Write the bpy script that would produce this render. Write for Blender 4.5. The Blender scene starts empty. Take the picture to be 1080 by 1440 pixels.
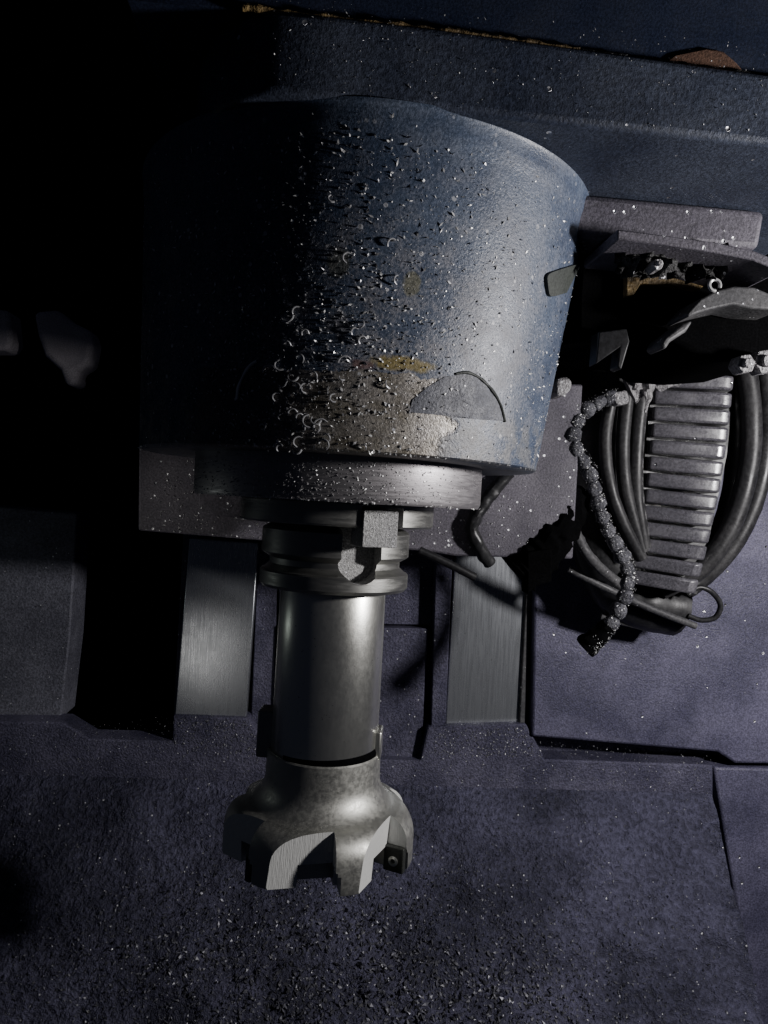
import bpy, bmesh, math, random
from mathutils import Vector, Matrix, noise
random.seed(7)
sc = bpy.context.scene
COL = sc.collection
PI = math.pi
rad = math.radians
# ------------------------------------------------------------------ camera (metres; the spindle axis is the world Z axis)
F = 1040.0
ROT = Matrix.Rotation(rad(-5.0), 3, 'Z') @ Matrix.Rotation(rad(90 - 0.9), 3, 'X') @ Matrix.Rotation(rad(3.3), 3, 'Z')
def ray(px, py):
    return (ROT @ Vector(((px - 540) / F, -(py - 720) / F, -1.0)))
CAM = -0.52 * ray(476, 700)
camd = bpy.data.cameras.new('camera'); cam = bpy.data.objects.new('camera', camd); COL.objects.link(cam)
camd.sensor_fit = 'VERTICAL'; camd.sensor_height = 36; camd.lens = F / 1440 * 36
camd.clip_start = 0.01; camd.clip_end = 50
cam.matrix_world = Matrix.Translation(CAM) @ ROT.to_4x4()
sc.camera = cam
# ------------------------------------------------------------------ pixel rays onto planes / the turned housing
def P(px, py, Y):
    d = ray(px, py); t = (Y - CAM.y) / d.y
    return CAM + d * t
def plane_hit(px, py, p0, n):
    d = ray(px, py); return CAM + d * ((p0 - CAM).dot(n) / d.dot(n))
AZC = math.atan2(CAM.x, -CAM.y)                    # azimuth of the camera seen from the axis
def pol(r, az, z):                                  # az measured from the direction of the camera, positive to the right
    a = AZC + az
    return Vector((r * math.sin(a), -r * math.cos(a), z))
# ------------------------------------------------------------------ world and lamps
w = bpy.data.worlds.new('World'); sc.world = w; w.use_nodes = True
w.node_tree.nodes['Background'].inputs[0].default_value = (0.55, 0.62, 1.0, 1)
w.node_tree.nodes['Background'].inputs[1].default_value = 0.011
def lamp(name, loc, power, radius, col):
    l = bpy.data.lights.new(name, 'POINT'); l.energy = power; l.shadow_soft_size = radius; l.color = col
    o = bpy.data.objects.new(name, l); o.location = loc; COL.objects.link(o); return o
lamp('work_lamp', (0.60, -0.28, 0.075), 17.0, 0.026, (1.0, 0.97, 0.97))
lamp('left_fill', (-0.42, 0.09, -0.12), 0.05, 0.02, (0.9, 1.0, 0.95))  # weak unseen lamp added for reflected light from the left
def added_spot(loc, target, power, cone):  # unseen spot lamp added to brighten a single surface
    sp = bpy.data.lights.new('added_spot', 'SPOT'); sp.energy = power; sp.spot_size = rad(cone); sp.spot_blend = 1.0; sp.shadow_soft_size = .03; sp.color = (1.0, .96, .9)
    so = bpy.data.objects.new('added_spot', sp); so.location = loc; COL.objects.link(so)
    so.rotation_euler = (target - Vector(loc)).to_track_quat('-Z', 'Y').to_euler()
added_spot((-0.255, -0.27, -0.285), P(322, 935, .305), .45, 14)  # added glow low on the left guideway
added_spot((-0.40, -0.22, -0.16), P(262, 705, .125), 2.0, 18)  # added fill on the left of the back plate
# ------------------------------------------------------------------ materials
class NT:
    def __init__(s, name):
        s.m = bpy.data.materials.new(name); s.m.use_nodes = True
        s.t = s.m.node_tree; s.b = s.t.nodes['Principled BSDF']
        s.co = s.n('ShaderNodeTexCoord').outputs['Object']
    def n(s, typ, **kw):
        x = s.t.nodes.new(typ)
        for k, v in kw.items(): setattr(x, k, v)
        return x
    def put(s, sock, v):
        if isinstance(v, bpy.types.NodeSocket): s.t.links.new(v, sock)
        elif isinstance(v, (tuple, list)) and len(v) == 3 and sock.type == 'RGBA': sock.default_value = (*v, 1)
        else: sock.default_value = v
    def noise(s, scale, detail=4, rough=.6, vec=None, stretch=None):
        x = s.n('ShaderNodeTexNoise'); x.inputs['Scale'].default_value = scale
        x.inputs['Detail'].default_value = detail; x.inputs['Roughness'].default_value = rough
        v = vec or s.co
        if stretch:
            mp = s.n('ShaderNodeMapping'); mp.inputs['Scale'].default_value = stretch; s.put(mp.inputs['Vector'], v); v = mp.outputs[0]
        s.put(x.inputs['Vector'], v); return x.outputs[0]
    def vor(s, scale):
        x = s.n('ShaderNodeTexVoronoi'); x.inputs['Scale'].default_value = scale; s.put(x.inputs['Vector'], s.co); return x
    def math(s, op, a, b=0.0, c=0.0):
        x = s.n('ShaderNodeMath', operation=op)
        for i, v in enumerate((a, b, c)): s.put(x.inputs[i], v)
        return x.outputs[0]
    def ramp(s, fac, lo, hi, a=0.0, b=1.0):
        x = s.n('ShaderNodeMapRange', interpolation_type='SMOOTHSTEP')
        for i, v in enumerate((fac, lo, hi, a, b)): s.put(x.inputs[i], v)
        return x.outputs[0]
    def mix(s, fac, a, b):
        x = s.n('ShaderNodeMix', data_type='RGBA'); s.put(x.inputs[0], fac); s.put(x.inputs[6], a); s.put(x.inputs[7], b); return x.outputs[2]
    def bump(s, h, strength, dist, prev=None):
        x = s.n('ShaderNodeBump'); x.inputs['Strength'].default_value = strength; x.inputs['Distance'].default_value = dist
        s.put(x.inputs['Height'], h)
        if prev: s.put(x.inputs['Normal'], prev)
        return x.outputs[0]
    def out(s, col, rough, metal=0.0, nrm=None, spec=0.5):
        s.put(s.b.inputs['Base Color'], col); s.put(s.b.inputs['Roughness'], rough); s.put(s.b.inputs['Metallic'], metal)
        s.b.inputs['Specular IOR Level'].default_value = spec
        if nrm: s.put(s.b.inputs['Normal'], nrm)
        return s.m
def grimy(name, c1, c2, rough=.5, metal=0.0, grain=700, blot=14, gs=.35, gd=.0006, speck=.0, speckscale=260, stretch=None, spec=.4):
    s = NT(name)
    big = s.ramp(s.noise(blot, 6, .65), .32, .68)
    fine = s.noise(grain, 3, .7, stretch=stretch)
    col = s.mix(big, c1, c2)
    dk = s.ramp(fine, .3, .75, .55, 1.35)
    mul = s.n('ShaderNodeMix', data_type='RGBA', blend_type='MULTIPLY'); mul.inputs[0].default_value = 1
    s.put(mul.inputs[6], col); g = s.n('ShaderNodeCombineColor'); [s.put(g.inputs[i], dk) for i in range(3)]
    s.put(mul.inputs[7], g.outputs[0]); col = mul.outputs[2]
    r = s.ramp(s.noise(blot * 2.3, 5), .3, .7, max(rough - .12, .05), rough + .14)
    nrm = s.bump(fine, gs, gd)
    mt = metal
    if speck > 0:
        v = s.vor(speckscale)
        sep = s.n('ShaderNodeSeparateColor'); s.put(sep.inputs[0], v.outputs['Color'])
        on = s.math('GREATER_THAN', sep.outputs[0], 1 - speck)
        near = s.math('LESS_THAN', v.outputs['Distance'], s.math('MULTIPLY', sep.outputs[1], .42))
        k = s.math('MULTIPLY', on, near)
        col = s.mix(k, col, (.75, .75, .78)); r = s.math('MULTIPLY_ADD', k, -.1, r)
        mt = s.math('MAXIMUM', k, metal) if metal else k
        tilt = s.math('MULTIPLY', k, s.math('MULTIPLY', v.outputs['Distance'], sep.outputs[2]))
        nrm = s.bump(tilt, 1.0, .004, nrm)
    return s.out(col, r, mt, nrm, spec)
M = {}
M['wall'] = grimy('grimy_grey_violet_paint', (.064, .061, .106), (.140, .132, .198), .55, grain=430, gs=.9, gd=.0026, speck=.05, speckscale=300, blot=22)
M['apron'] = grimy('chip_covered_bed', (.028, .028, .052), (.095, .092, .150), .6, grain=190, speck=.03, speckscale=380, gs=1, gd=.006, blot=9)
M['panel'] = grimy('smooth_grey_violet_panel', (.070, .067, .115), (.145, .136, .212), .45, speck=.02, speckscale=200, blot=11, grain=500, gs=.6, gd=.0012)
M['plate'] = grimy('dusty_plate', (.085, .078, .098), (.15, .138, .165), .6, grain=560, gs=.5, gd=.0009, speck=.14, speckscale=320)
M['head'] = grimy('dark_blue_grey_paint', (.034, .042, .070), (.070, .082, .118), .5, grain=520, gs=.5, gd=.0010, speck=.05, speckscale=240, blot=10)
M['cover'] = grimy('navy_cover_paint', (.014, .020, .044), (.022, .029, .058), .5, speck=.01, speckscale=150)
M['rubber'] = grimy('black_rubber_and_shadow', (.016, .016, .018), (.03, .03, .032), .45, grain=300, gs=.2)  # also on the tube and bar that stand in for shadows
M['grey_rubber'] = grimy('dusty_grey_rubber', (.06, .06, .065), (.11, .108, .11), .55, grain=400, speck=.1, speckscale=350)
M['bellows'] = grimy('grey_ribbed_plastic', (.082, .079, .092), (.125, .120, .136), .24, spec=1.0, grain=500, gs=.12, speck=.03, speckscale=220)
M['cable'] = grimy('dusty_black_cable', (.020, .020, .022), (.045, .044, .046), .42, grain=300, gs=.2)
M['black'] = grimy('black_metal_and_shadow', (.002, .002, .0022), (.004, .004, .0045), .95, gs=.3, spec=.02)  # also on the solids that stand in for shadow and darkness
M['sludge'] = grimy('dark_chip_sludge', (.014, .014, .014), (.034, .033, .034), .6, grain=260, gs=1, gd=.003, speck=.12, speckscale=300)
M['rust'] = grimy('rust_brown', (.075, .035, .025), (.13, .07, .045), .7, gs=.6)
M['ochre'] = grimy('ochre_sealant', (.09, .060, .025), (.24, .165, .065), .6, grain=250, blot=45, gs=.8, gd=.002)
M['pale'] = grimy('pale_dull_cover', (.5, .46, .5), (.62, .58, .62), .6)
M['clamp'] = grimy('chip_crusted_metal', (.28, .27, .28), (.5, .49, .5), .5, metal=.35, grain=420, gs=1, gd=.003, speck=.3, speckscale=420)
M['hose'] = grimy('chip_crusted_hose', (.035, .035, .045), (.16, .16, .18), .42, grain=420, gs=1, gd=.0025, speck=.4, speckscale=520, blot=70)
M['insert'] = grimy('dark_carbide', (.02, .021, .019), (.035, .037, .033), .35, grain=900, gs=.3)
M['hole'] = grimy('hole_dark', (.004, .004, .004), (.006, .006, .006), .9)
M['olive'] = grimy('dark_olive', (.03, .036, .034), (.05, .056, .05), .55)
def brushed(name, c, rough, stretch, grain=160, amt=.12, speck=.0, tint=None, bs=.12, metal=1.0, bl=.30):
    s = NT(name)
    f = s.noise(grain, 4, .7, stretch=stretch); b = s.ramp(s.noise(28, 6, .7), .35, .7)
    g = s.noise(900, 2, .6)
    col = s.mix(s.math('MULTIPLY', b, bl), c, tint or tuple(x * .6 for x in c))
    pit = s.ramp(s.noise(520, 2, .5), .70, .76)
    col = s.mix(s.math('MULTIPLY', pit, .6), col, (.05, .05, .045))
    r = s.math('ADD', s.ramp(f, .3, .7, rough - amt * .5, rough + amt), s.math('MULTIPLY', b, .04))
    nrm = s.bump(f, bs, .0004); nrm = s.bump(g, .12, .0003, nrm)
    return s.out(col, r, metal, nrm)
M['steel'] = brushed('ground_steel', (.82, .82, .76), .285, (1, 1, .5), grain=420, metal=.95, bs=.02, amt=.03, bl=.05)
M['ring'] = brushed('turned_steel_ring', (.44, .42, .43), .40, metal=.85, stretch=(.25, .25, 3), grain=220, speck=.1, tint=(.2, .18, .19))
M['dark_steel'] = brushed('oily_dark_steel', (.36, .36, .34), .36, (.3, .3, 3), metal=.9)
M['cut'] = brushed('matte_cutter_steel', (.54, .54, .50), .44, (1, 1, 1), grain=300, metal=.92, tint=(.33, .33, .30))
M['way'] = brushed('scraped_guideway', (.50, .52, .55), .25, (3, 3, .10), grain=260, amt=.05, bs=.03, metal=.80)
def gullet_mat():
    s = NT('milled_pale_gullet')
    col = s.mix(s.noise(420, 3), (.66, .67, .64), (.86, .86, .84))
    return s.out(col, .62, .30, s.bump(s.noise(1500, 2, .5, stretch=(1, 1, .06)), .45, .0008))
M['gullet'] = gullet_mat()
M['grain'] = grimy('sandy_bright_steel', (.42, .42, .42), (.62, .62, .6), .55, metal=.5, grain=850, gs=1, gd=.0014, speck=.2, speckscale=700)
def chipmat(name, lo, hi, me):
    s = NT(name); oi = s.n('ShaderNodeNewGeometry').outputs['Random Per Island']
    col = s.mix(oi, lo, hi); return s.out(col, .4, me)
M['chip'] = chipmat('bright_metal_chip', (.35, .35, .37), (.9, .9, .88), .45)
M['mid_chip'] = chipmat('greyish_metal_chip', (.06, .06, .07), (.42, .42, .44), .35)
M['dull_chip'] = chipmat('dull_metal_chip', (.006, .006, .009), (.17, .17, .20), .25)
def housing_mat():
    s = NT('worn_blue_grey_housing_paint')
    sp = s.n('ShaderNodeSeparateXYZ'); s.put(sp.inputs[0], s.co)
    az = s.math('SUBTRACT', s.math('ARCTAN2', sp.outputs[0], s.math('MULTIPLY', sp.outputs[1], -1)), AZC)
    z = sp.outputs[2]
    n1 = s.noise(16, 6, .65); n2 = s.noise(70, 5, .65); fine = s.noise(620, 3, .75)
    paint = s.mix(s.ramp(n1, .35, .65), (.042, .061, .108), (.088, .115, .172))
    # film of swarf dust: greyer towards the bottom front
    dust = s.ramp(s.math('ADD', s.math('MULTIPLY', n2, .55), s.math('MULTIPLY', fine, .55)), .50, .66)
    zone = s.math('MULTIPLY', s.ramp(z, .19, .06), s.ramp(az, 1.25, .55))
    paint = s.mix(s.math('MULTIPLY', dust, s.math('MULTIPLY_ADD', zone, .75, .10)), paint, (.195, .192, .21))
    # bare worn band at the lower edge
    edge = s.math('ADD', .0455, s.math('MULTIPLY', s.math('SUBTRACT', n2, .5), .010))
    inband = s.math('MULTIPLY', s.math('LESS_THAN', z, edge), s.ramp(s.math('ADD', az, s.math('MULTIPLY', n2, .5)), .72, .62))
    inband = s.math('MULTIPLY', inband, s.ramp(az, -.75, -.55))
    bare = s.mix(s.ramp(s.noise(45, 5, .7), .35, .62), (.22, .195, .15), (.38, .355, .33))
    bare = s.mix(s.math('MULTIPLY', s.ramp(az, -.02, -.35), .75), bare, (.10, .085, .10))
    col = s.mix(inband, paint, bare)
    # low scuffed rim right of the band
    rim = s.math('MULTIPLY', s.ramp(s.math('ADD', z, s.math('MULTIPLY', n2, .02)), .046, .036), s.ramp(n2, .42, .56))
    col = s.mix(s.math('MULTIPLY', rim, .3), col, (.30, .28, .23))
    # ochre stain above the band
    def spot(a0, z0, ra, rz, lo=.9, hi=.35):
        da = s.math('DIVIDE', s.math('SUBTRACT', az, a0), ra); dz = s.math('DIVIDE', s.math('SUBTRACT', z, z0), rz)
        d = s.math('ADD', s.math('MULTIPLY', da, da), s.math('MULTIPLY', dz, dz))
        return s.ramp(s.math('ADD', d, s.math('MULTIPLY', s.math('SUBTRACT', n2, .5), 2.4)), lo, hi)
    col = s.mix(s.math('MULTIPLY', spot(.20, .0515, .17, .0052), .85), col, (.26, .20, .055))
    col = s.mix(s.math('MULTIPLY', spot(.06, .049, .07, .004), .7), col, (.16, .075, .06))
    col = s.mix(s.math('MULTIPLY', spot(.22, .092, .04, .008), .55), col, (.20, .18, .08))
    col = s.mix(s.math('MULTIPLY', spot(-.05, .100, .05, .010), .4), col, (.16, .15, .07))
    v = s.vor(250); sep = s.n('ShaderNodeSeparateColor'); s.put(sep.inputs[0], v.outputs['Color'])
    k = s.math('MULTIPLY', s.math('GREATER_THAN', sep.outputs[0], .86), s.math('LESS_THAN', v.outputs['Distance'], s.math('MULTIPLY', sep.outputs[1], .36)))
    k = s.math('MULTIPLY', k, s.math('MULTIPLY_ADD', zone, .8, .2))
    col = s.mix(k, col, (.6, .6, .62))
    dkm = s.ramp(fine, .30, .72, .62, 1.28)
    mul = s.n('ShaderNodeMix', data_type='RGBA', blend_type='MULTIPLY'); mul.inputs[0].default_value = 1
    g = s.n('ShaderNodeCombineColor'); [s.put(g.inputs[i], dkm) for i in range(3)]
    s.put(mul.inputs[6], col); s.put(mul.inputs[7], g.outputs[0])
    metal = s.math('MULTIPLY', inband, .55)
    r = s.math('ADD', s.ramp(n2, .3, .7, .35, .44), s.math('MULTIPLY', dust, .08))
    nrm = s.bump(s.math('MULTIPLY', inband, -1), .5, .0009)
    nrm = s.bump(fine, .38, .0009, nrm); nrm = s.bump(n2, .10, .002, nrm)
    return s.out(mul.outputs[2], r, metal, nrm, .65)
M['housing'] = housing_mat()
# ------------------------------------------------------------------ mesh collector
class MB:
    def __init__(s): s.v = []; s.f = []
    def add(s, vs, fs):
        o = len(s.v); s.v += [Vector(x) for x in vs]; s.f += [tuple(i + o for i in f) for f in fs]; return s
    def prism(s, front, vec):
        n = len(front); vec = Vector(vec)
        vs = [Vector(p) for p in front] + [Vector(p) + vec for p in front]
        fs = [tuple(range(n)), tuple(range(2 * n - 1, n - 1, -1))] + [(i, i + n, (i + 1) % n + n, (i + 1) % n) for i in range(n)]
        return s.add(vs, fs)
    def pixy(s, pts, Ys, depth):
        return s.prism([P(x, y, Y) for (x, y), Y in zip(pts, Ys)], (0, depth, 0))
    def pix(s, pts, Y, depth):                       # a plate whose outline is read off at its own plane y = Y
        return s.prism([P(x, y, Y) for x, y in pts], (0, depth, 0))
    def box(s, c, dx, dy, dz):                       # centre and three half-axis vectors
        c, dx, dy, dz = map(Vector, (c, dx, dy, dz))
        vs = [c + a * dx + b * dy + e * dz for a in (-1, 1) for b in (-1, 1) for e in (-1, 1)]
        return s.add(vs, [(0, 1, 3, 2), (4, 6, 7, 5), (0, 4, 5, 1), (2, 3, 7, 6), (0, 2, 6, 4), (1, 5, 7, 3)])
    def lathe(s, prof, n=96, c=(0, 0), lean=0.0):              # prof: (r, z) from top to bottom; closed with caps
        vs = []; m = len(prof)
        for r, z in prof:
            for i in range(n):
                a = 2 * PI * i / n; vs.append((c[0] + lean * max(z - .0245, 0) + r * math.sin(a), c[1] - r * math.cos(a), z))
        fs = []
        for j in range(m - 1):
            for i in range(n):
                k = (i + 1) % n; fs.append((j * n + i, (j + 1) * n + i, (j + 1) * n + k, j * n + k))
        fs.append(tuple(range(n))); fs.append(tuple((m - 1) * n + i for i in range(n - 1, -1, -1)))
        return s.add(vs, fs)
    def tube(s, pts, r, n=12, lumps=0.0):
        pts = smooth_path(pts); m = len(pts); vs = []; up = Vector((0.3, -1, 0.2))
        rr = r if isinstance(r, (list, tuple)) else [r, r]
        for i, p in enumerate(pts):
            t = (pts[min(i + 1, m - 1)] - pts[max(i - 1, 0)]).normalized()
            a = t.cross(up).normalized(); b = t.cross(a)
            q = rr[0] + (rr[1] - rr[0]) * i / (m - 1)
            for k in range(n):
                th = 2 * PI * k / n
                d = a * math.cos(th) + b * math.sin(th)
                qq = q * (1 + lumps * noise.noise((p + d * q) * 180)) if lumps else q
                vs.append(p + d * qq)
        fs = [(j * n + k, j * n + (k + 1) % n, (j + 1) * n + (k + 1) % n, (j + 1) * n + k) for j in range(m - 1) for k in range(n)]
        fs += [tuple(range(n - 1, -1, -1)), tuple((m - 1) * n + k for k in range(n))]
        return s.add(vs, fs)
def smooth_path(pts, sub=8):
    pts = [Vector(p) for p in pts]
    if len(pts) < 3: return pts
    out = []
    for i in range(len(pts) - 1):
        p0 = pts[max(i - 1, 0)]; p1 = pts[i]; p2 = pts[i + 1]; p3 = pts[min(i + 2, len(pts) - 1)]
        for k in range(sub):
            t = k / sub
            out.append(.5 * ((2 * p1) + (p2 - p0) * t + (2 * p0 - 5 * p1 + 4 * p2 - p3) * t * t + (3 * p1 - p0 - 3 * p2 + p3) * t ** 3))
    out.append(pts[-1]); return out
ROOTLOC = {}
def thing(name, label, cat, loc=(0, 0, 0), group=None):
    o = bpy.data.objects.new(name, None); COL.objects.link(o); o.location = loc; o.empty_display_size = .02
    o['label'] = label; o['category'] = cat
    if group: o['group'] = group
    ROOTLOC[o] = Vector(loc); return o
def obj(name, mb, mat, parent=None, bevel=0.0, sharp=35, smooth=True, seg=2, cutters=None, mats=None):
    off = ROOTLOC.get(parent, Vector((0, 0, 0))) if parent else Vector((0, 0, 0))
    me = bpy.data.meshes.new(name)
    me.from_pydata([v - off for v in mb.v], [], mb.f); me.update()
    bm = bmesh.new(); bm.from_mesh(me); bmesh.ops.recalc_face_normals(bm, faces=bm.faces); bm.to_mesh(me); bm.free()
    for mm in (mats or [mat]): me.materials.append(M[mm] if isinstance(mm, str) else mm)
    o = bpy.data.objects.new(name, me); COL.objects.link(o)
    if cutters:
        tmp = []
        for c, mm in cutters:
            cm = bpy.data.meshes.new('tmp'); cm.from_pydata([v - off for v in c.v], [], c.f); cm.update()
            bm = bmesh.new(); bm.from_mesh(cm); bmesh.ops.recalc_face_normals(bm, faces=bm.faces); bm.to_mesh(cm); bm.free()
            cm.materials.append(M[mm])
            co = bpy.data.objects.new('tmp', cm); COL.objects.link(co); tmp.append(co)
            md = o.modifiers.new('b', 'BOOLEAN'); md.operation = 'DIFFERENCE'; md.object = co; md.solver = 'EXACT'
            try: md.material_mode = 'TRANSFER'
            except Exception: pass
        dg = bpy.context.evaluated_depsgraph_get()
        nm = bpy.data.meshes.new_from_object(o.evaluated_get(dg)); nm.name = name
        o.modifiers.clear(); old = o.data; o.data = nm; bpy.data.meshes.remove(old); me = nm
        for t in tmp:
            d = t.data; bpy.data.objects.remove(t); bpy.data.meshes.remove(d)
    if parent: o.parent = parent; ROOTLOC[o] = off
    if smooth:
        for p in me.polygons: p.use_smooth = True
        try: me.set_sharp_from_angle(angle=rad(sharp))
        except Exception: pass
    if bevel:
        b = o.modifiers.new('bevel', 'BEVEL'); b.width = bevel; b.segments = seg; b.limit_method = 'ANGLE'; b.angle_limit = rad(40)
        b.harden_normals = False
    return o
def tag(o, label=None, cat=None, group=None, kind=None):
    if label: o['label'] = label
    if cat: o['category'] = cat
    if group: o['group'] = group
    if kind: o['kind'] = kind
    return o
def solo(name, mb, mat, label, cat, base, group=None, **kw):      # a thing that is one mesh, origin at its base
    e = Vector(base); o_mb = MB(); o_mb.v = [v - e for v in mb.v]; o_mb.f = mb.f
    o = obj(name, o_mb, mat, **kw); o.location = e
    ROOTLOC[o] = e
    return tag(o, label, cat, group)
# ------------------------------------------------------------------ the machine's setting
def hz(x, base, slope): return base + slope * x
ew = MB(); ew.box((0, 1.5, .2), (2.2, 0, 0), (0, .02, 0), (0, 0, 1.6))
tag(obj('enclosure_wall', ew, 'black'), kind='structure')
# sloping bed below the column (swarf lies on it)
A0, A1 = P(-260, 1082, .297), P(1001, 1116, .297)
B0, B1 = P(-260, 1560, .13), P(1100, 1560, .13)
NX, NZ = 150, 90
bed = MB(); vs = []
def bed_pt(u, v):
    p = A0.lerp(A1, u).lerp(B0.lerp(B1, u), v)
    h = .005 * noise.fractal(p * 22, 1, 2, 4) + .0035 * noise.fractal(p * 90, 1, 2, 3) * (.3 + v)
    h += .014 * math.exp(-((u - .62) / .2) ** 2 - ((v - .75) / .3) ** 2)
    edge = min(1, v * 12)
    return p + Vector((0, -.55, .8)) * h * edge
for j in range(NZ + 1):
    for i in range(NX + 1): vs.append(bed_pt(i / NX, j / NZ))
W_ = NX + 1
fs = [(j * W_ + i, j * W_ + i + 1, (j + 1) * W_ + i + 1, (j + 1) * W_ + i) for j in range(NZ) for i in range(NX)]
n0 = len(vs)
vs += [A1 + Vector((0, .12, 0)), B1 + Vector((0, .30, 0)), B0 + Vector((0, .30, 0)), A0 + Vector((0, .12, 0))]
rightcol = [j * W_ + NX for j in range(NZ + 1)]
fs += [tuple(rightcol + [n0 + 1, n0])]
bed.add(vs, fs)
tag(obj('machine_bed', bed, 'apron', sharp=60), kind='structure')
# ------------------------------------------------------------------ machine column with its guideways
colm = thing('machine_column', 'grimy grey violet column wall with two bright guideways behind the tool', 'machine column', P(480, 1080, .32))
def plate(name, pts, Y, depth, mat, parent, bevel=.0012, **kw):
    return obj(name, MB().pix(pts, Y, depth), mat, parent, bevel=bevel, **kw)
plate('wall', [(268, 560), (1200, 560), (1200, 1130), (243, 1100), (244, 1000)], .335, .12, 'wall', colm)
plate('guideway', [(266, 757), (364, 763), (346, 1012), (243, 1040)], .305, .0275, 'way', colm)
plate('guideway', [(641, 770), (744, 770), (731, 1030), (626, 1030)], .309, .0235, 'way', colm)
plate('guide_edge', [(366, 700), (392, 700), (384, 1066), (351, 1066)], .318, .0145, 'wall', colm)
plate('centre_block', [(392, 880), (603, 884), (592, 1073), (384, 1068)], .312, .0205, 'wall', colm)
plate('centre_web', [(392, 700), (612, 700), (607, 879), (392, 876)], .322, .0105, 'wall', colm)
plate('post', [(616, 700), (640, 700), (627, 1016), (606, 1040)], .302, .0305, 'wall', colm)
plate('post', [(744, 760), (752, 760), (738, 1024), (730, 1024)], .304, .0285, 'grey_rubber', colm)
plate('sill', [(243, 1006), (350, 1010), (384, 1064), (592, 1070), (602, 1022), (740, 1018), (764, 1062), (764, 1068), (1003, 1076), (1003, 1130), (-260, 1096), (-260, 1012), (88, 1016), (126, 1039), (243, 1042)], .2985, .035, 'wall', colm, bevel=.002)
sidep = MB().pix([(-140, 700), (109, 722), (98, 900), (85, 1012), (-140, 1000)], .325, .05)
M['side'] = grimy('dim_grey_panel', (.105, .105, .135), (.18, .18, .22), .55, grain=430, gs=.7, gd=.0014, speck=.04, speckscale=300)
solo('side_panel', sidep, 'side', 'dim grey panel at the left edge beyond the black gap', 'panel', P(-20, 1010, .35), bevel=.002)
rp = MB().pix([(756, 560), (1220, 560), (1220, 1076), (1035, 1074), (1010, 1058), (748, 1036)], .2935, .03)
solo('cover_panel', rp, 'panel', 'smooth violet grey cover panel on the right behind the cable loops', 'panel', P(900, 1050, .285), bevel=.003)
lo = MB().pix([(1004, 1079), (1220, 1084), (1220, 1600), (1090, 1600)], .2985, .04)
solo('lower_panel', lo, 'panel', 'dark violet lower panel in the bottom right corner', 'panel', P(1080, 1440, .30), bevel=.003)
# pale shape far off in the dark on the left
pc = MB().pix([(-30, 432), (12, 436), (16, 480), (10, 492), (-30, 492)], .62, .05)
solo('pale_block', pc, 'pale', 'small dim pale block cut by the left edge of the picture', 'block', P(0, 490, .64), bevel=.006)
pm = MB().pix([(46, 438), (80, 434), (100, 452), (126, 464), (131, 480), (126, 512), (106, 524), (110, 540), (92, 543), (84, 520), (62, 500), (52, 470)], .60, .05)
solo('pale_cover', pm, 'pale', 'dim pale rounded cover hanging in the dark on the far left', 'cover', P(95, 542, .62), bevel=.012, seg=4)
# ------------------------------------------------------------------ spindle head
head = thing('spindle_head', 'blue grey spindle housing with worn paint and steel nose above the tool holder', 'spindle head', (0, 0, .02))
FACE = -.1490
ZU = P(960, 190, FACE).z                               # height of the headstock's underside
ZB, ZT = .0245, ZU - .001
LEAN = .055
def RH(z): return .1345 + (.1490 - .1345) * (z - ZB) / (ZT - ZB)
def HC(z): return LEAN * max(z - ZB, 0)
prof = [(RH(ZT) - .02, ZT + .003), (RH(ZT) + .0015, ZT + .003), (RH(ZT) + .0015, ZT + .0012)]
for i in range(1, 11):                               # hollow fillet that runs out into the headstock's underside
    a = PI / 2 * i / 10; prof.append((RH(ZT) + .0015 - .0015 * math.sin(a), ZT + .001 - .010 * (1 - math.cos(a))))
for i in range(1, 40): z = ZT - .010 - (ZT - .010 - ZB - .001) * i / 39; prof.append((RH(z), z))
prof += [(RH(ZB) - .0012, ZB), (.096, ZB)]
obj('housing', MB().lathe(prof, 160, lean=LEAN), 'housing', head, sharp=40)
def H(px, py, lift=0.0):                              # ray onto the housing's cone
    d = ray(px, py); t = .2
    while t < .8:
        p = CAM + d * t
        if math.hypot(p.x - HC(p.z), p.y) <= RH(p.z) + lift: return p
        t += .0004
    return None
def hn(p): return Vector((p.x - HC(p.z), p.y, 0)).normalized()
# peeled patch: thin shell of a separate paint layer on the front of the housing
def film(name, pts, mat, lift, parent):
    c = Vector((sum(p[0] for p in pts) / len(pts), sum(p[1] for p in pts) / len(pts)))
    dense = []
    for i in range(len(pts)):
        a = Vector(pts[i]); b = Vector(pts[(i + 1) % len(pts)])
        for k in range(6): dense.append(a.lerp(b, k / 6))
    m = len(dense); R_ = 9; vs = []; fs = []
    for j in range(R_ + 1):
        for i, d in enumerate(dense):
            q = c.lerp(d, .02 + .98 * j / R_)
            h = H(q.x, q.y)
            vs.append(h + hn(h) * (lift if j < R_ else lift * .8))
    for i, d in enumerate(dense): h = H(d.x, d.y); vs.append(h - hn(h) * .0006)
    for j in range(R_ + 1):
        for i in range(m): k = (i + 1) % m; fs.append((j * m + i, j * m + k, (j + 1) * m + k, (j + 1) * m + i))
    fs.append(tuple(range(m)))
    return obj(name, MB().add(vs, fs), mat, parent, sharp=50)
M['film'] = grimy('grey_paint_film', (.105, .112, .138), (.155, .158, .178), .5, grain=620, blot=30, gs=.5, gd=.001, speck=.14, speckscale=250)
film('peeled_paint_film', [(600, 545), (625, 530), (655, 525), (672, 532), (688, 547), (700, 567), (708, 592), (690, 591), (650, 588), (610, 583), (575, 580), (580, 562)], 'film', .0007, head)
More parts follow.
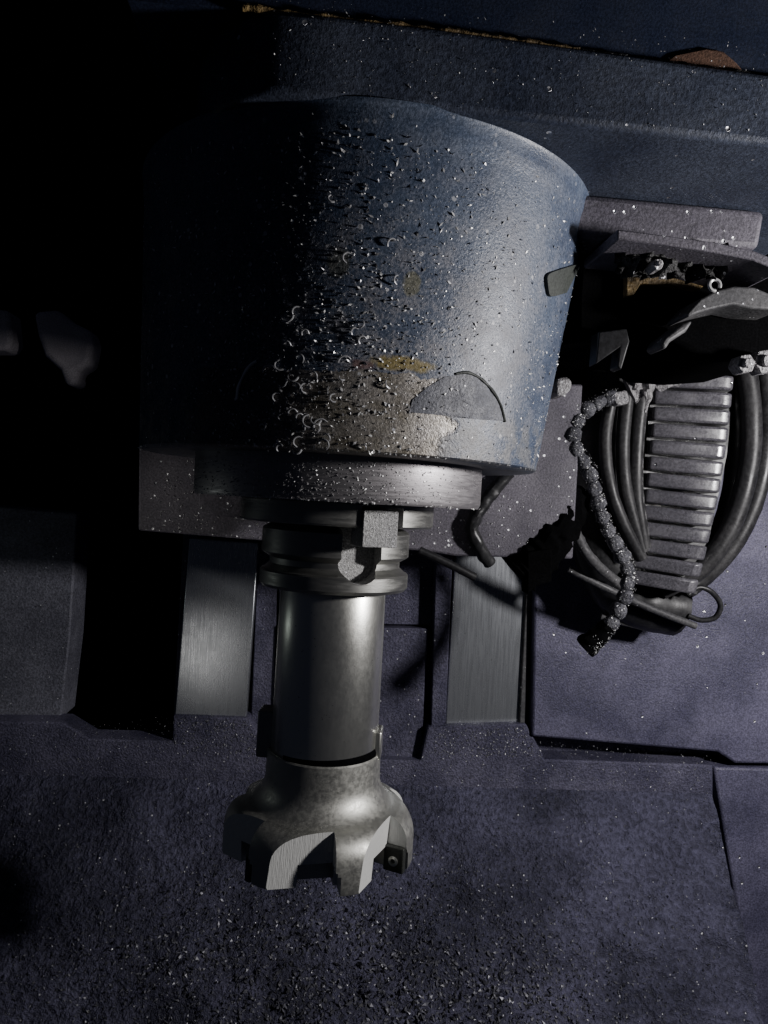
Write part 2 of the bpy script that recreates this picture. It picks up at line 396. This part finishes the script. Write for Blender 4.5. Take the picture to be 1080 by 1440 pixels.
for pth, rr in (([(640, 526), (656, 524), (674, 532), (690, 548), (702, 568), (709, 593)], .0009), ([(334, 562), (336, 545), (343, 528), (352, 515), (362, 508)], .0008)):
    t = MB().tube([H(*p) + hn(H(*p)) * .0006 for p in pth], rr, 8, .5)
    obj('paint_edge', t, 'olive' if pth[0][0] > 500 else 'chip', head)
# dark pad standing in for an oblong hole on the right flank
pl = []
for i in range(24):
    a = 2 * PI * i / 24; u, v = math.cos(a), math.sin(a)
    su = (abs(u) ** .35) * (1 if u > 0 else -1); sv = (abs(v) ** .35) * (1 if v > 0 else -1)
    pl.append((790 + 24 * su + 2 * sv, 395 + 17 * sv - 8 * su))
pl = [p for p in pl if H(*p)]
vs = [H(*p) for p in pl]; vs2 = [v + hn(v) * .0022 for v in vs]; vs = [v - hn(v) * .004 for v in vs]
m = len(vs); cc = sum((H(*p) for p in pl), Vector()) / m; cc = cc.normalized() * 0 + cc
hc = hn(cc) * (RH(cc.z) + .0026) + Vector((HC(cc.z), 0, cc.z))
obj('oblong_hole_pad', MB().add(vs + vs2 + [hc], [(i, (i + 1) % m, m + (i + 1) % m, m + i) for i in range(m)] + [(m + i, m + (i + 1) % m, 2 * m) for i in range(m)]), 'olive', head)
# rings under the housing
obj('face_ring', MB().lathe([(.0955, ZB + .006), (.0990, ZB + .0015), (.0990, .0005), (.0975, -.0025), (.070, -.0025)], 128), 'ring', head)
KAZ = rad(23.5)
kr, kt = pol(1, KAZ, 0), pol(1, KAZ + PI / 2, 0)
notch = MB().box(kr * .066 + kt * .0025 + Vector((0, 0, -.0125)), kr * .014, kt * .0150, (0, 0, .0082))
obj('nose_ring', MB().lathe([(.066, -.0020), (.0672, -.0035), (.0672, -.0165), (.066, -.0178), (.046, -.0178)], 128), 'dark_steel', head, cutters=[(notch, 'grain')])
obj('drive_key', MB().box(kr * .0600 + kt * -.0002 + Vector((0, 0, -.0180)), kr * .0088, kt * .0121, (0, 0, .0115)), 'grain', head, bevel=.0006)
# headstock casting behind and above
plate('back_plate', [(196, 540), (820, 540), (806, 786), (640, 782), (600, 775), (390, 762), (330, 757), (194, 746)], .125, .15, 'plate', head, bevel=.002)
plate('key_block', [(279, 640), (342, 640), (342, 729), (279, 722)], .115, .0095, 'plate', head)
YA = .0
for _ in range(30): YA += (P(960, 287, YA).z < ZU) * .004 - (P(960, 287, YA).z > ZU) * .004
print('ZU', ZU, 'YA', YA)
arm = [P(780, 330, YA), P(1068, 350, YA), P(1077, 302, YA), P(780, 300, YA)]
arm[2].z = ZU - .0008; arm[3].z = ZU - .0008
obj('headstock_arm', MB().prism(arm, (0, .16, 0)), 'plate', head, bevel=.004, seg=3)
XL, XR = P(228, 40, FACE).x, P(1330, 150, FACE).x
def gold(x): return P(x, 5 + (x - 340) * .117 + max(0, x - 600) * .022, FACE).z
xs_ = [340, 480, 620, 820, 1050, 1300]
plan = [(P(x, 60, FACE).x, FACE + d, gold(x)) for x, d in ((215, .16), (232, .085), (262, .045), (300, .020), (345, .006))] + [(P(x, 60, FACE).x, FACE, gold(x)) for x in [395] + xs_[1:]] + [(XR, FACE, gold(1330)), (XR, .27, gold(1330)), (P(215, 60, FACE).x, .27, gold(215))]
n_ = len(plan)
obj('headstock', MB().add([Vector((x, y, ZU)) for x, y, z in plan] + [Vector((x, y, z)) for x, y, z in plan],
    [tuple(range(n_)), tuple(range(2 * n_ - 1, n_ - 1, -1))] + [(i, (i + 1) % n_, (i + 1) % n_ + n_, i + n_) for i in range(n_)]), 'head', head, bevel=.0035, seg=3)
tc = [Vector((P(x, 60, FACE).x, FACE + .006, gold(x) + .0004)) for x in (340, 480, 620, 820, 1050, 1300)]
tc = [Vector((XL - .02, FACE + .006, gold(250)))] + tc + [tc[-1] + Vector((0, 0, .2)), Vector((XL - .02, FACE + .006, gold(250) + .2))]
obj('top_cover', MB().prism(tc, (0, .40, 0)), 'cover', head, bevel=.001)
def goldp(x, dz=0): p = P(x, 60, FACE); return Vector((p.x, FACE + .0035, gold(x) + dz))
obj('sealant_bead', MB().tube([goldp(x) for x in range(338, 830, 20)], .0017, 8, .7), 'ochre', head)
obj('sealant_bead', MB().tube([goldp(x) for x in range(822, 1090, 30)], .0010, 8, .8), 'sludge', head)
rp_ = [goldp(x, dz) for x, dz in ((940, .0006), (955, .006), (975, .0085), (1000, .0115), (1025, .011), (1045, .006), (1060, .0006))]
for p in rp_: p.y = FACE + .0045
obj('rust_patch', MB().prism(rp_, (0, .02, 0)), 'rust', head, bevel=.0012)
# ------------------------------------------------------------------ tool holder
hold = thing('tool_holder', 'steel tool holder with grooved flange and long plain shank in the spindle nose', 'tool holder', (0, 0, -.19))
SAZ = rad(20); s_r, s_t = pol(1, SAZ, 0), pol(1, SAZ + PI / 2, 0)
def uslot():
    pts = []
    for i in range(13):
        a = -PI * i / 12; pts.append((.0138 * math.cos(a), -.0412 + .0138 * math.sin(a)))
    pts += [(-.0138, -.010), (.0138, -.010)]
    return MB().prism([s_r * .0375 + s_t * t + Vector((0, 0, z)) for t, z in pts], s_r * .03)
flp = [(.030, -.0150), (.046, -.0195), (.0500, -.0215), (.0515, -.0230), (.0515, -.0385), (.0505, -.0395), (.0455, -.0425), (.0455, -.0465), (.0495, -.0500), (.0510, -.0505), (.0518, -.0515), (.0518, -.0600), (.0500, -.0622), (.038, -.0625)]
obj('flange', MB().lathe(flp, 128), 'dark_steel', hold, cutters=[(uslot(), 'grain')], sharp=28)
obj('shank', MB().lathe([(.034, -.0600), (.0362, -.0626), (.0368, -.0640), (.0372, -.1000), (.0374, -.1830), (.036, -.186)], 128), 'steel', hold)
for az, cy in ((rad(-97), -.168), (rad(83), -.170)):
    dr, dt = pol(1, az, 0), pol(1, az + PI / 2, 0)
    obj('drive_lug', MB().box(dr * (.0405 if az < 0 else .0365) + Vector((0, 0, cy)), dr * (.0065 if az < 0 else .004), dt * .009, (0, 0, .0165 if az < 0 else .010)), 'dark_steel' if az < 0 else 'steel', hold, bevel=.0015)
# ------------------------------------------------------------------ milling cutter
obj('dark_band', MB().lathe([(.0360, -.1700), (.0375, -.1736), (.0377, -.1742), (.0377, -.1790), (.036, -.1800)], 96, c=(.0006, -.0002)), 'black', hold)  # narrow black band round the shank above the cutter's rim
mill = thing('milling_cutter', 'face milling cutter with flared body and open gullets at the end of the shank', 'milling cutter', (0, 0, -.2478))
cp = [(.0352, -.1775), (.0388, -.1765), (.0398, -.1775), (.0400, -.1850), (.0402, -.1935)]
for i in range(1, 11):
    a = rad(62) * i / 10; cp.append((.0402 + .0210 * (1 - math.cos(a)), -.1935 - .0210 * math.sin(a)))
r0, z0 = cp[-1]
for i in range(1, 9):
    a = PI / 2 * i / 8; cp.append((r0 + (.0668 - r0) * math.sin(a) ** .9, z0 - .0135 * (1 - math.cos(a)) - .004 * i / 8))
cp += [(.0670, -.2460), (.0664, -.2478), (.030, -.2478)]
cuts = []
for k in range(7):
    az = rad(10 + 360 / 7 * k); r_, t_ = pol(1, az, 0), pol(1, az + PI / 2, 0)
    # open gullet: flat floor facing outward, rake wall at t = 0
    pts = [(.0505, .0), (.0780, .0), (.0780, -.062), (.0520, -.062)]
    c = MB(); n = 4
    bot = [r_ * a + t_ * b + Vector((0, 0, -.268)) for a, b in pts]
    top = [r_ * (a + .004) + t_ * b + Vector((0, 0, -.2000)) for a, b in pts]
    c.add(bot + top, [(0, 1, 2, 3), (7, 6, 5, 4)] + [(i, (i + 1) % 4, (i + 1) % 4 + 4, i + 4) for i in range(4)])
    cuts.append((c, 'gullet'))
    c2 = MB().box(r_ * .063 + t_ * .0016 + Vector((0, 0, -.2480)), r_ * .0105, t_ * .002, (0, 0, .0125)); cuts.append((c2, 'gullet'))
    c3 = MB().box(r_ * .0590 + t_ * -.0105 + Vector((0, 0, -.2520)), r_ * .0165, t_ * .0118, (0, 0, .0190)); cuts.append((c3, 'cut'))
obj('body', MB().lathe(cp, 144), 'cut', mill, cutters=cuts, sharp=28)
for k in range(7):
    az = rad(10 + 360 / 7 * k); r_, t_ = pol(1, az, 0), pol(1, az + PI / 2, 0)
    if k == 0: continue                              # this pocket is empty
    ins = obj('insert', MB().box(r_ * .0590 + t_ * -.0010 + Vector((0, 0, -.2400)), r_ * .0072, t_ * .0026, (0, 0, .0085)), 'insert', mill, bevel=.0008)
    sc_ = MB(); cpt = r_ * .0592 + t_ * -.0036 + Vector((0, 0, -.2408))
    ring = lambda rr, d: [cpt + t_ * -d + (r_ * math.cos(2 * PI * i / 16) + Vector((0, 0, 1)) * math.sin(2 * PI * i / 16)) * rr for i in range(16)]
    vs = ring(.0034, -.0005) + ring(.0034, .0008) + ring(.0018, .0012) + ring(.0015, -.0006)
    fs = [(j * 16 + i, j * 16 + (i + 1) % 16, (j + 1) * 16 + (i + 1) % 16, (j + 1) * 16 + i) for j in range(3) for i in range(16)] + [tuple(48 + i for i in range(16))]
    obj('screw', sc_.add(vs, fs), 'steel', ins)
# black discs for the darkness inside small holes, low on the lit gullet floor and on the tooth
r_, t_ = pol(1, rad(10), 0), pol(1, rad(100), 0)
for a, b, z, q in ((.0512, -.0365, -.2390, .0020),):
    c0 = r_ * a + t_ * b + Vector((0, 0, z))
    obj('pin_hole_dark_disc', MB().prism([c0 + (t_ * math.cos(2 * PI * i / 14) + Vector((0, 0, 1)) * math.sin(2 * PI * i / 14)) * q for i in range(14)], r_ * .0012), 'hole', mill)
# ------------------------------------------------------------------ cables and ribbed sleeve on the right
sl = thing('ribbed_sleeve', 'grey ribbed bellows sleeve hanging down on the right between black cables', 'bellows', P(935, 838, .2))
obj('core', MB().pix([(918, 530), (1034, 530), (1022, 640), (980, 836), (886, 806), (902, 690)], .203, .03), 'rubber', sl)
NR = 13
LA, LB, RA, RB = P(922, 524, .190), P(884, 824, .198), P(1040, 528, .160), P(984, 842, .168)
for i in range(NR):
    m_ = MB(); loop = []
    for t in (i / NR, (i + .84) / NR):
        bow = Vector((.006 * math.sin(PI * t), 0, 0))
        l, q = LA.lerp(LB, t) + bow, RA.lerp(RB, t) + bow
        e = (q - l).normalized()
        k_ = q - e * .0125
        loop += [l, k_, k_ + Vector((.0100, .0015, 0)), k_ + Vector((.0125, .009, 0)), q + Vector((0, .045, 0)), l + Vector((0, .018, 0))]
    m_.add(loop, [(0, 1, 2, 3, 4, 5), (11, 10, 9, 8, 7, 6)] + [(t, (t + 1) % 6, (t + 1) % 6 + 6, t + 6) for t in range(6)])
    obj('rib', m_, 'bellows', sl, bevel=.0026, seg=3)
def cable(pts, r, mat, label, cat='cable', lumps=.05, group=None, name='cable'):
    return solo(name, MB().tube([P(*p) for p in pts], r, 14, lumps), mat, label, cat, P(*pts[-1]), group)
cable([(1046, 500, .19), (1056, 570, .19), (1054, 650, .19), (1030, 735, .195), (985, 800, .205), (930, 830, .22)], .0098, 'cable', 'thick black cable curving down next to the right side of the ribbed sleeve')
cable([(1030, 520, .222), (1040, 600, .222), (1034, 690, .222), (1008, 765, .225), (960, 815, .235), (925, 830, .24)], .0135, 'rubber', 'thick black hose tight behind the right edge of the ribbed sleeve', 'hose', name='hose_and_shadow')
cable([(1074, 490, .215), (1080, 580, .215), (1068, 680, .215), (1035, 760, .22), (985, 815, .23), (930, 850, .24)], .0098, 'cable', 'outermost thick black cable right of the ribbed sleeve')
cable([(905, 535, .180), (896, 610, .180), (894, 690, .184), (905, 770, .19)], .0075, 'cable', 'black cable close along the left side of the ribbed sleeve')
cable([(884, 540, .178), (876, 620, .178), (880, 690, .182), (903, 775, .19)], .0068, 'cable', 'second black cable left of the ribbed sleeve, one cable away from it')
cable([(862, 548, .175), (851, 615, .175), (857, 680, .178), (876, 735, .182), (902, 785, .19)], .0062, 'cable', 'thin black cable just right of the segmented coolant hose')
cable([(862, 500, .235), (838, 580, .235), (832, 680, .235), (848, 780, .24), (884, 838, .245), (950, 855, .25)], .030, 'rubber', 'very thick black hose in the dark middle of the cable loops', 'hose', name='hose_and_shadow')
cable([(787, 560, .17), (789, 640, .17), (797, 705, .172), (815, 760, .178), (840, 795, .185), (872, 822, .2)], .0052, 'grey_rubber', 'grey dusty thin tube curving down left of the segmented coolant hose', 'tube', .2, name='thin_tube')
for pts, lab in (([(800, 800, .205), (842, 822, .2), (885, 842, .2), (930, 862, .205), (978, 880, .21)], 'topmost grey cord under the ribbed sleeve'),
                 ([(850, 848, .235), (885, 862, .23), (920, 872, .23), (955, 880, .235)], 'middle grey cord under the ribbed sleeve'),
                 ([(845, 866, .245), (880, 876, .242), (915, 884, .242), (940, 884, .245)], 'lowest grey cord under the ribbed sleeve')):
    cable(pts, .0036, 'grey_rubber', lab, 'cord', .15, 'cords under the ribbed sleeve', 'cord')
cable([(968, 836, .2), (982, 826, .2), (1000, 832, .2), (1013, 850, .205), (1006, 868, .21), (986, 872, .215), (968, 866, .22)], .0028, 'rubber', 'small black wire loop at the lower right corner of the ribbed sleeve', 'wire', .05, None, 'wire_loop')
# dark solids standing in for cast shadows, in front of the back plate
cable([(716, 664, .118), (694, 690, .118), (676, 715, .118), (664, 742, .118), (672, 766, .12), (688, 792, .13)], .0058, 'rubber', 'dark tube standing in for a curved hose shadow against the back plate right of the steel ring', 'hose', .2, name='hose_and_shadow')
cable([(590, 774, .115), (625, 790, .115), (668, 812, .115)], .0036, 'rubber', 'dark bar standing in for a shadow slanting down in front of the right guideway', 'shadow', .05, name='shadow_bar')
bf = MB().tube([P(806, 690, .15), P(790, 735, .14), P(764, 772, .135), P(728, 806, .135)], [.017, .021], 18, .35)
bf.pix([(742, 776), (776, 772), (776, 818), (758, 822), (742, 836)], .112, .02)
solo('shadow_block', bf, 'black', 'lumpy black solid standing in for the cable shadow between back plate and thin grey tube', 'fitting', P(745, 835, .13), bevel=.001)
# ------------------------------------------------------------------ dark bracket corner at the upper right
BO = YA - .030
br = thing('cable_bracket', 'black box bracket with curved guard under the arm at the right', 'bracket', P(980, 540, .1 + BO))
obj('edge_strip', MB().pix([(868, 322), (940, 331), (1010, 341), (1060, 352), (1100, 368), (1100, 382), (1060, 366), (1006, 355), (936, 344), (868, 337)], .005 + BO, .06), 'plate', br, bevel=.001)
sg = MB()
gx = 26; gz = 8; vs = []
for j in range(gz + 1):
    for i in range(gx + 1):
        u, v = i / gx, j / gz
        p = P(862 + 150 * u, 336 + 12 * u + (56 - 8 * u) * v, .03 + BO)
        vs.append(p + Vector((0, -.012 * noise.noise(p * 120) - .01 * noise.noise(p * 330) - .006 * math.sin(v * PI), 0)))
sg.add(vs, [(j * (gx + 1) + i, j * (gx + 1) + i + 1, (j + 1) * (gx + 1) + i + 1, (j + 1) * (gx + 1) + i) for j in range(gz) for i in range(gx)])
sl_o = obj('chip_sludge', sg, 'sludge', br, sharp=80); sl_o['kind'] = 'stuff'
obj('black_box', MB().pix([(818, 336), (1120, 360), (1120, 500), (1046, 505), (985, 500), (950, 480), (812, 470), (812, 420)], .06 + BO, .12), 'black', br, bevel=.003)
obj('shade_sheet', MB().pix([(800, 430), (1130, 450), (1130, 545), (960, 545), (900, 552), (800, 575)], .222, .02), 'black', br)  # black sheet standing in for plain darkness behind the clamp
obj('ochre_strip', MB().pix([(881, 384), (902, 383), (922, 388), (950, 391), (990, 402), (984, 408), (940, 401), (902, 398), (892, 414), (881, 416)], .052 + BO, .0065), 'ochre', br, bevel=.0008)
obj('curved_guard', MB().pix([(966, 440), (985, 420), (1008, 408), (1034, 402), (1062, 404), (1100, 420), (1100, 436), (1060, 434), (1032, 428), (1004, 434), (982, 440), (968, 446)], .030 + BO, .0285), 'grey_rubber', br, bevel=.003, seg=3)
obj('guard_lip', MB().pix([(934, 474), (958, 456), (976, 450), (966, 466), (944, 480), (936, 492), (928, 484)], .036 + BO, .0225), 'grey_rubber', br, bevel=.002)
obj('side_plate', MB().pix([(842, 466), (882, 462), (886, 480), (874, 520), (868, 516), (872, 488), (838, 512)], .045 + BO, .0135), 'rubber', br, bevel=.001)
def hexbolt(px, py, Y, r, lab, mat='clamp'):
    c = P(px, py, Y + BO)
    mb = MB().prism([c + Vector((math.cos(PI / 3 * i + .2), 0, math.sin(PI / 3 * i + .2))) * r for i in range(6)], (0, .012, 0))
    mb.prism([c + Vector((math.cos(PI / 4 * i), 0, math.sin(PI / 4 * i))) * r * .5 + Vector((0, -.003, 0)) for i in range(8)], (0, .006, 0))
    return solo('hex_bolt', mb, mat, lab, 'bolt', c, 'bolts on the cable bracket', bevel=.0006)
hexbolt(1050, 511, .045, .0065, 'small pale bolt just above the thick black cables')
hexbolt(1078, 508, .045, .0085, 'larger pale bolt cut by the right edge of the picture')
hexbolt(926, 371, .012, .0035, 'tiny bright bolt glinting in the dark sludge under the arm')
ro = MB(); c = P(1005, 401, .028 + BO)
ro.tube([c + Vector((math.cos(a), -.001 * math.sin(a), math.sin(a))) * .0035 for a in [2 * PI * i / 14 * .85 - .4 for i in range(15)]], .0011, 8)
solo('steel_ring', ro, 'chip', 'tiny bright metal ring lying on top of the curved guard', 'ring', c)
# clamp block that carries the coolant hose
hc_ = thing('hose_clamp', 'chip crusted grey metal clamp beside the top of the ribbed sleeve', 'clamp', P(910, 560, .14))
obj('clamp_plate', MB().pix([(908, 484), (924, 490), (922, 520), (910, 519), (906, 510)], .135, .008), 'clamp', hc_, bevel=.001)
obj('clamp_tab', MB().pix([(896, 502), (906, 497), (905, 516), (896, 512)], .137, .006), 'clamp', hc_, bevel=.001)
cl = MB().tube([P(884, 548, .15), P(905, 538, .146), P(930, 534, .146), P(958, 527, .15)], [.0125, .0065], 14, .9)
obj('clamp_body', cl, 'clamp', hc_)
obj('clamp_arm', MB().tube([P(902, 512, .14), P(898, 530, .138), P(894, 548, .14)], .004, 10, .8), 'clamp', hc_)
obj('drip', MB().tube([P(910, 548, .138), P(912, 560, .138), P(907, 580, .138)], [.0045, .0009], 8, .6), 'clamp', hc_)
cb = MB().pix([(862, 552), (882, 548), (886, 560), (884, 568), (868, 570)], .128, .014)
obj('clamp_nut', cb, 'clamp', hc_, bevel=.002)
nf = MB().pix([(782, 532), (798, 528), (806, 536), (804, 548), (794, 556), (782, 556)], .10, .03)
solo('hose_fitting', nf, 'clamp', 'grey chip crusted fitting just right of the housing edge', 'fitting', P(792, 556, .11), bevel=.003)
# segmented coolant hose
ch = thing('coolant_hose', 'segmented coolant hose crusted with chips, dangling left of the ribbed sleeve', 'hose', P(822, 915, .15))
hp = [P(*p) for p in ((864, 556, .135), (838, 568, .13), (818, 582, .128), (807, 602, .127), (806, 625, .127), (818, 645, .128), (831, 668, .129), (838, 695, .13), (845, 722, .131), (856, 748, .132), (870, 772, .133), (881, 794, .134), (884, 812, .135), (880, 836, .135), (868, 862, .136), (852, 886, .138))]
sp_ = smooth_path(hp, 4); 
acc = [0]
for i in range(1, len(sp_)): acc.append(acc[-1] + (sp_[i] - sp_[i - 1]).length)
NSEG = 19
def at_len(l):
    for i in range(1, len(acc)):
        if acc[i] >= l: return sp_[i - 1].lerp(sp_[i], (l - acc[i - 1]) / (acc[i] - acc[i - 1]))
    return sp_[-1]
for i in range(NSEG):
    a, b = at_len(acc[-1] * i / NSEG), at_len(acc[-1] * (i + 1) / NSEG)
    t = (b - a); L = t.length; t.normalize(); u = t.cross(Vector((.2, -1, .3))).normalized(); v = t.cross(u)
    R0 = .0070 + random.uniform(-.0011, .0012)
    vs = []; rings = [(-.12, .55), (.02, .80), (.25, 1.0), (.55, 1.04), (.78, .85), (.9, .6)]
    for s_, q in rings:
        for k in range(14):
            th = 2 * PI * k / 14; d = u * math.cos(th) + v * math.sin(th)
            p = a + t * (L * s_) + d * R0 * q
            vs.append(p + d * (.0013 * noise.noise(p * 420) + .0012 * noise.noise(p * 150)))
    fs = [(j * 14 + k, j * 14 + (k + 1) % 14, (j + 1) * 14 + (k + 1) % 14, (j + 1) * 14 + k) for j in range(5) for k in range(14)] + [tuple(range(14)), tuple(70 + k for k in range(14))]
    obj('segment', MB().add(vs, fs), 'hose', ch, sharp=60)
obj('nozzle', MB().tube([P(856, 880, .137), P(838, 898, .138), P(822, 912, .139)], [.0075, .0105], 14, .35), 'black', ch)
# ------------------------------------------------------------------ swarf: loose chips
def flake(mb, p, n, s):
    n = n.normalized(); a = n.orthogonal().normalized(); b = n.cross(a)
    th = random.random() * 2 * PI; e1 = a * math.cos(th) + b * math.sin(th); e2 = n.cross(e1)
    L, W = s * random.uniform(.7, 1.6), s * random.uniform(.25, .7)
    tl = random.uniform(-.5, .9)
    q = p + n * s * .12
    vs = [q - e1 * L * .5, q + e2 * W * .5 + n * s * random.uniform(0, .4), q + e1 * L * .5 + n * s * tl, q - e2 * W * .5 + n * s * random.uniform(0, .3), q - n * s * .15]
    mb.add(vs, [(0, 1, 3), (1, 2, 3), (0, 4, 1), (1, 4, 2), (2, 4, 3), (3, 4, 0)])
def stuff(name, mb, label, parent=None, mat='chip'):
    o = obj(name, mb, mat, parent, smooth=False); o['kind'] = 'stuff'
    if not parent: tag(o, label, 'metal chips')
    return o
mb = MB()
def dens(az, z):
    d = .20 + .9 * math.exp(-((az + .12) / .38) ** 2 - ((z - .05) / .055) ** 2) + .32 * math.exp(-((az - .1) / .5) ** 2 - ((z - .11) / .06) ** 2)
    return d
cnt = 0
while cnt < 5200:
    az = random.uniform(-1.25, 1.3); z = random.uniform(ZB + .001, ZT)
    if random.random() > dens(az, z): continue
    p = pol(RH(z), az, z) + Vector((HC(z), 0, 0)); flake(mb, p, pol(1, az, .15), random.choice((.0004, .0005, .0006, .0007, .0008, .0010, .0013, .0019)) * random.uniform(.8, 1.2)); cnt += 1
for i in range(420):
    q = (random.gauss(480, 95), random.uniform(60, 640)); h = H(*q)
    if h and h.z < ZT - .004: flake(mb, h, hn(h), random.uniform(.0012, .0026))
stuff('housing_chips', mb, 'small bright metal chips stuck to the front of the blue grey housing')
mb = MB()
for i in range(950):
    az = random.gauss(-.1, .55); z = random.uniform(-.0015, .0235)
    if abs(az) < 1.4: flake(mb, pol(.099, az, z), pol(1, az, .1), random.choice((.0005, .0007, .0009, .0014)))
for i in range(90):                                  # crumbs hanging from the rims
    az = random.gauss(-.15, .5); flake(mb, pol(.0985, az, -.002), pol(1, az, -.6), random.uniform(.001, .002))
    az = random.gauss(.0, .8)
    if abs(az) < 1.5: flake(mb, pol(RH(ZB), az, ZB + .0003), pol(1, az, -.8), random.uniform(.0008, .0018))
stuff('ring_chips', mb, 'small bright metal chips stuck round the steel ring below the housing')
mb = MB()
for i in range(46000):
    u, v = random.random(), random.random() ** .9
    heap = math.exp(-((u - .66) / .20) ** 2 - ((v - .72) / .36) ** 2) + .8 * math.exp(-((u - .40) / .2) ** 2 - ((v - .62) / .3) ** 2)
    if random.random() > .10 + heap * (.95 + .9 * noise.noise(Vector((u * 14, v * 9, 3.0)))): continue
    p = bed_pt(u, v); flake(mb, p, Vector((random.gauss(0, .6), -.7, .7)), random.choice((.0007, .0010, .0014, .0018, .0024, .0032, .0042)) * (.6 + .5 * heap))
stuff('bed_chips', mb, 'countless dull metal chips strewn over the sloping bed below the cutter', mat='dull_chip')
mb = MB()
def sprinkle(pts, Y, n, sizes):
    xs = [p[0] for p in pts]; ys = [p[1] for p in pts]; k = 0
    while k < n:
        x, y = random.uniform(min(xs), max(xs)), random.uniform(min(ys), max(ys)); ins = False
        for i in range(len(pts)):
            (x1, y1), (x2, y2) = pts[i], pts[i - 1]
            if (y1 > y) != (y2 > y) and x < (x2 - x1) * (y - y1) / (y2 - y1) + x1: ins = not ins
        if ins: flake(mb, P(x, y, Y), Vector((random.gauss(0, .3), -1, random.gauss(.2, .3))), random.choice(sizes)); k += 1
S = (.0006, .0008, .0010, .0015)
sprinkle([(245, 1006), (350, 1012), (386, 1066), (590, 1072), (604, 1024), (740, 1020), (764, 1070), (1000, 1078), (1000, 1112), (-60, 1090), (-60, 1040)], .2980, 1500, S)
sprinkle([(612, 1026), (738, 1022), (760, 1064), (610, 1064)], .2980, 420, (.001, .0014, .002))
sprinkle([(246, 1008), (348, 1014), (372, 1060), (246, 1060)], .2980, 300, (.001, .0014, .002))
sprinkle([(392, 884), (600, 886), (590, 1070), (384, 1064)], .3115, 200, S)
sprinkle([(0, 720), (104, 726), (84, 1008), (0, 1000)], .3245, 110, S)
sprinkle([(748, 800), (1080, 800), (1080, 1060), (1010, 1056), (746, 1034)], .2915, 170, S)
sprinkle([(756, 1040), (1008, 1064), (1008, 1078), (760, 1066)], .2982, 90, (.001, .0014, .002))
stuff('column_chips', mb, 'tiny metal chips clinging to the column wall and sill', mat='mid_chip')
mb = MB()
sprinkle([(250, 640), (278, 640), (279, 724), (390, 728), (390, 760), (198, 745)], .1245, 260, S)
sprinkle([(570, 740), (690, 700), (780, 690), (790, 782), (600, 774)], .1245, 150, S)
sprinkle([(832, 274), (1070, 302), (1064, 340), (832, 330)], .0275, 90, (.0005, .0007, .001))
for i in range(420):
    x = random.uniform(P(380, 60, FACE).x, P(1080, 60, FACE).x); z = random.uniform(ZU + .002, ZU + .05)
    flake(mb, Vector((x, FACE, z)), Vector((random.gauss(0, .3), -1, .2)), random.choice((.0004, .0005, .0007, .0010)))
stuff('headstock_chips', mb, 'tiny metal chips clinging to headstock and back plate')
mb = MB()
for i in range(1100):
    l = random.random() * acc[-1]; p = at_len(l); d = Vector((random.gauss(.2, 1), random.gauss(-.8, 1), random.gauss(.2, 1))).normalized()
    flake(mb, p + d * .0075, d, random.choice((.0007, .001, .0015)))
for i in range(160):
    q = random.random(); p = P(856, 880, .137).lerp(P(822, 912, .139), q); d = Vector((random.gauss(.6, .6), random.gauss(-.8, .5), random.gauss(-.2, .6))).normalized()
    flake(mb, p + d * (.0078 + .003 * q), d, random.choice((.0008, .0012, .0018)))
stuff('hose_chips', mb, 'bright metal chips crusted onto the segmented coolant hose')
# curled chips large enough to pick out one by one
curls = [(405, 445, 10, 200), (420, 440, 9, 80), (500, 468, 7, 60), (380, 525, 11, 10), (398, 538, 8, 220), (432, 548, 9, 100), (452, 600, 11, 40), (436, 592, 10, 100), (424, 603, 8, 300), (458, 617, 8, 330),
         (392, 630, 9, 20), (418, 632, 8, 200), (445, 590, 8, 150), (470, 560, 7, 90), (510, 480, 7, 30), (552, 345, 8, 60), (468, 280, 7, 120), (484, 100, 11, 110), (478, 160, 8, 60), (505, 455, 8, 260), (560, 395, 7, 100), (548, 540, 8, 140), (490, 364, 8, 60), (430, 470, 7, 0)]
rng = random.Random(5)
curls += [(rng.gauss(415, 38), rng.uniform(470, 636), rng.choice((6, 7, 8, 10)), rng.uniform(0, 360)) for _ in range(20)]
for i, (x, y, s_, a0) in enumerate(curls):
    h = H(x, y)
    if not h or h.z > ZT - .012: continue
    n_ = hn(h)
    where = 'on the worn bare band low on the housing' if h.z < .047 else ('on the blue paint a little above the worn band' if h.z < .11 else 'high up on the blue grey housing paint')
    tx = Vector((0, 0, 1)).cross(n_).normalized(); tz = Vector((0, 0, 1)); R_ = s_ * .00034 * random.uniform(.8, 1.1)
    arc = rad(random.uniform(110, 210)); pts = []
    for k in range(9):
        a = rad(a0) + arc * k / 8
        pts.append(h + n_ * (.0009 + .0012 * math.sin(PI * k / 8)) + (tx * math.cos(a) + tz * math.sin(a)) * R_)
    m_ = MB().tube(pts[::2], [.00035, .00055], 6)
    solo('metal_curl', m_, 'chip', 'small bright curled metal chip stuck ' + where, 'metal curl', h, {'on': 'curled chips ' + where}['on'])
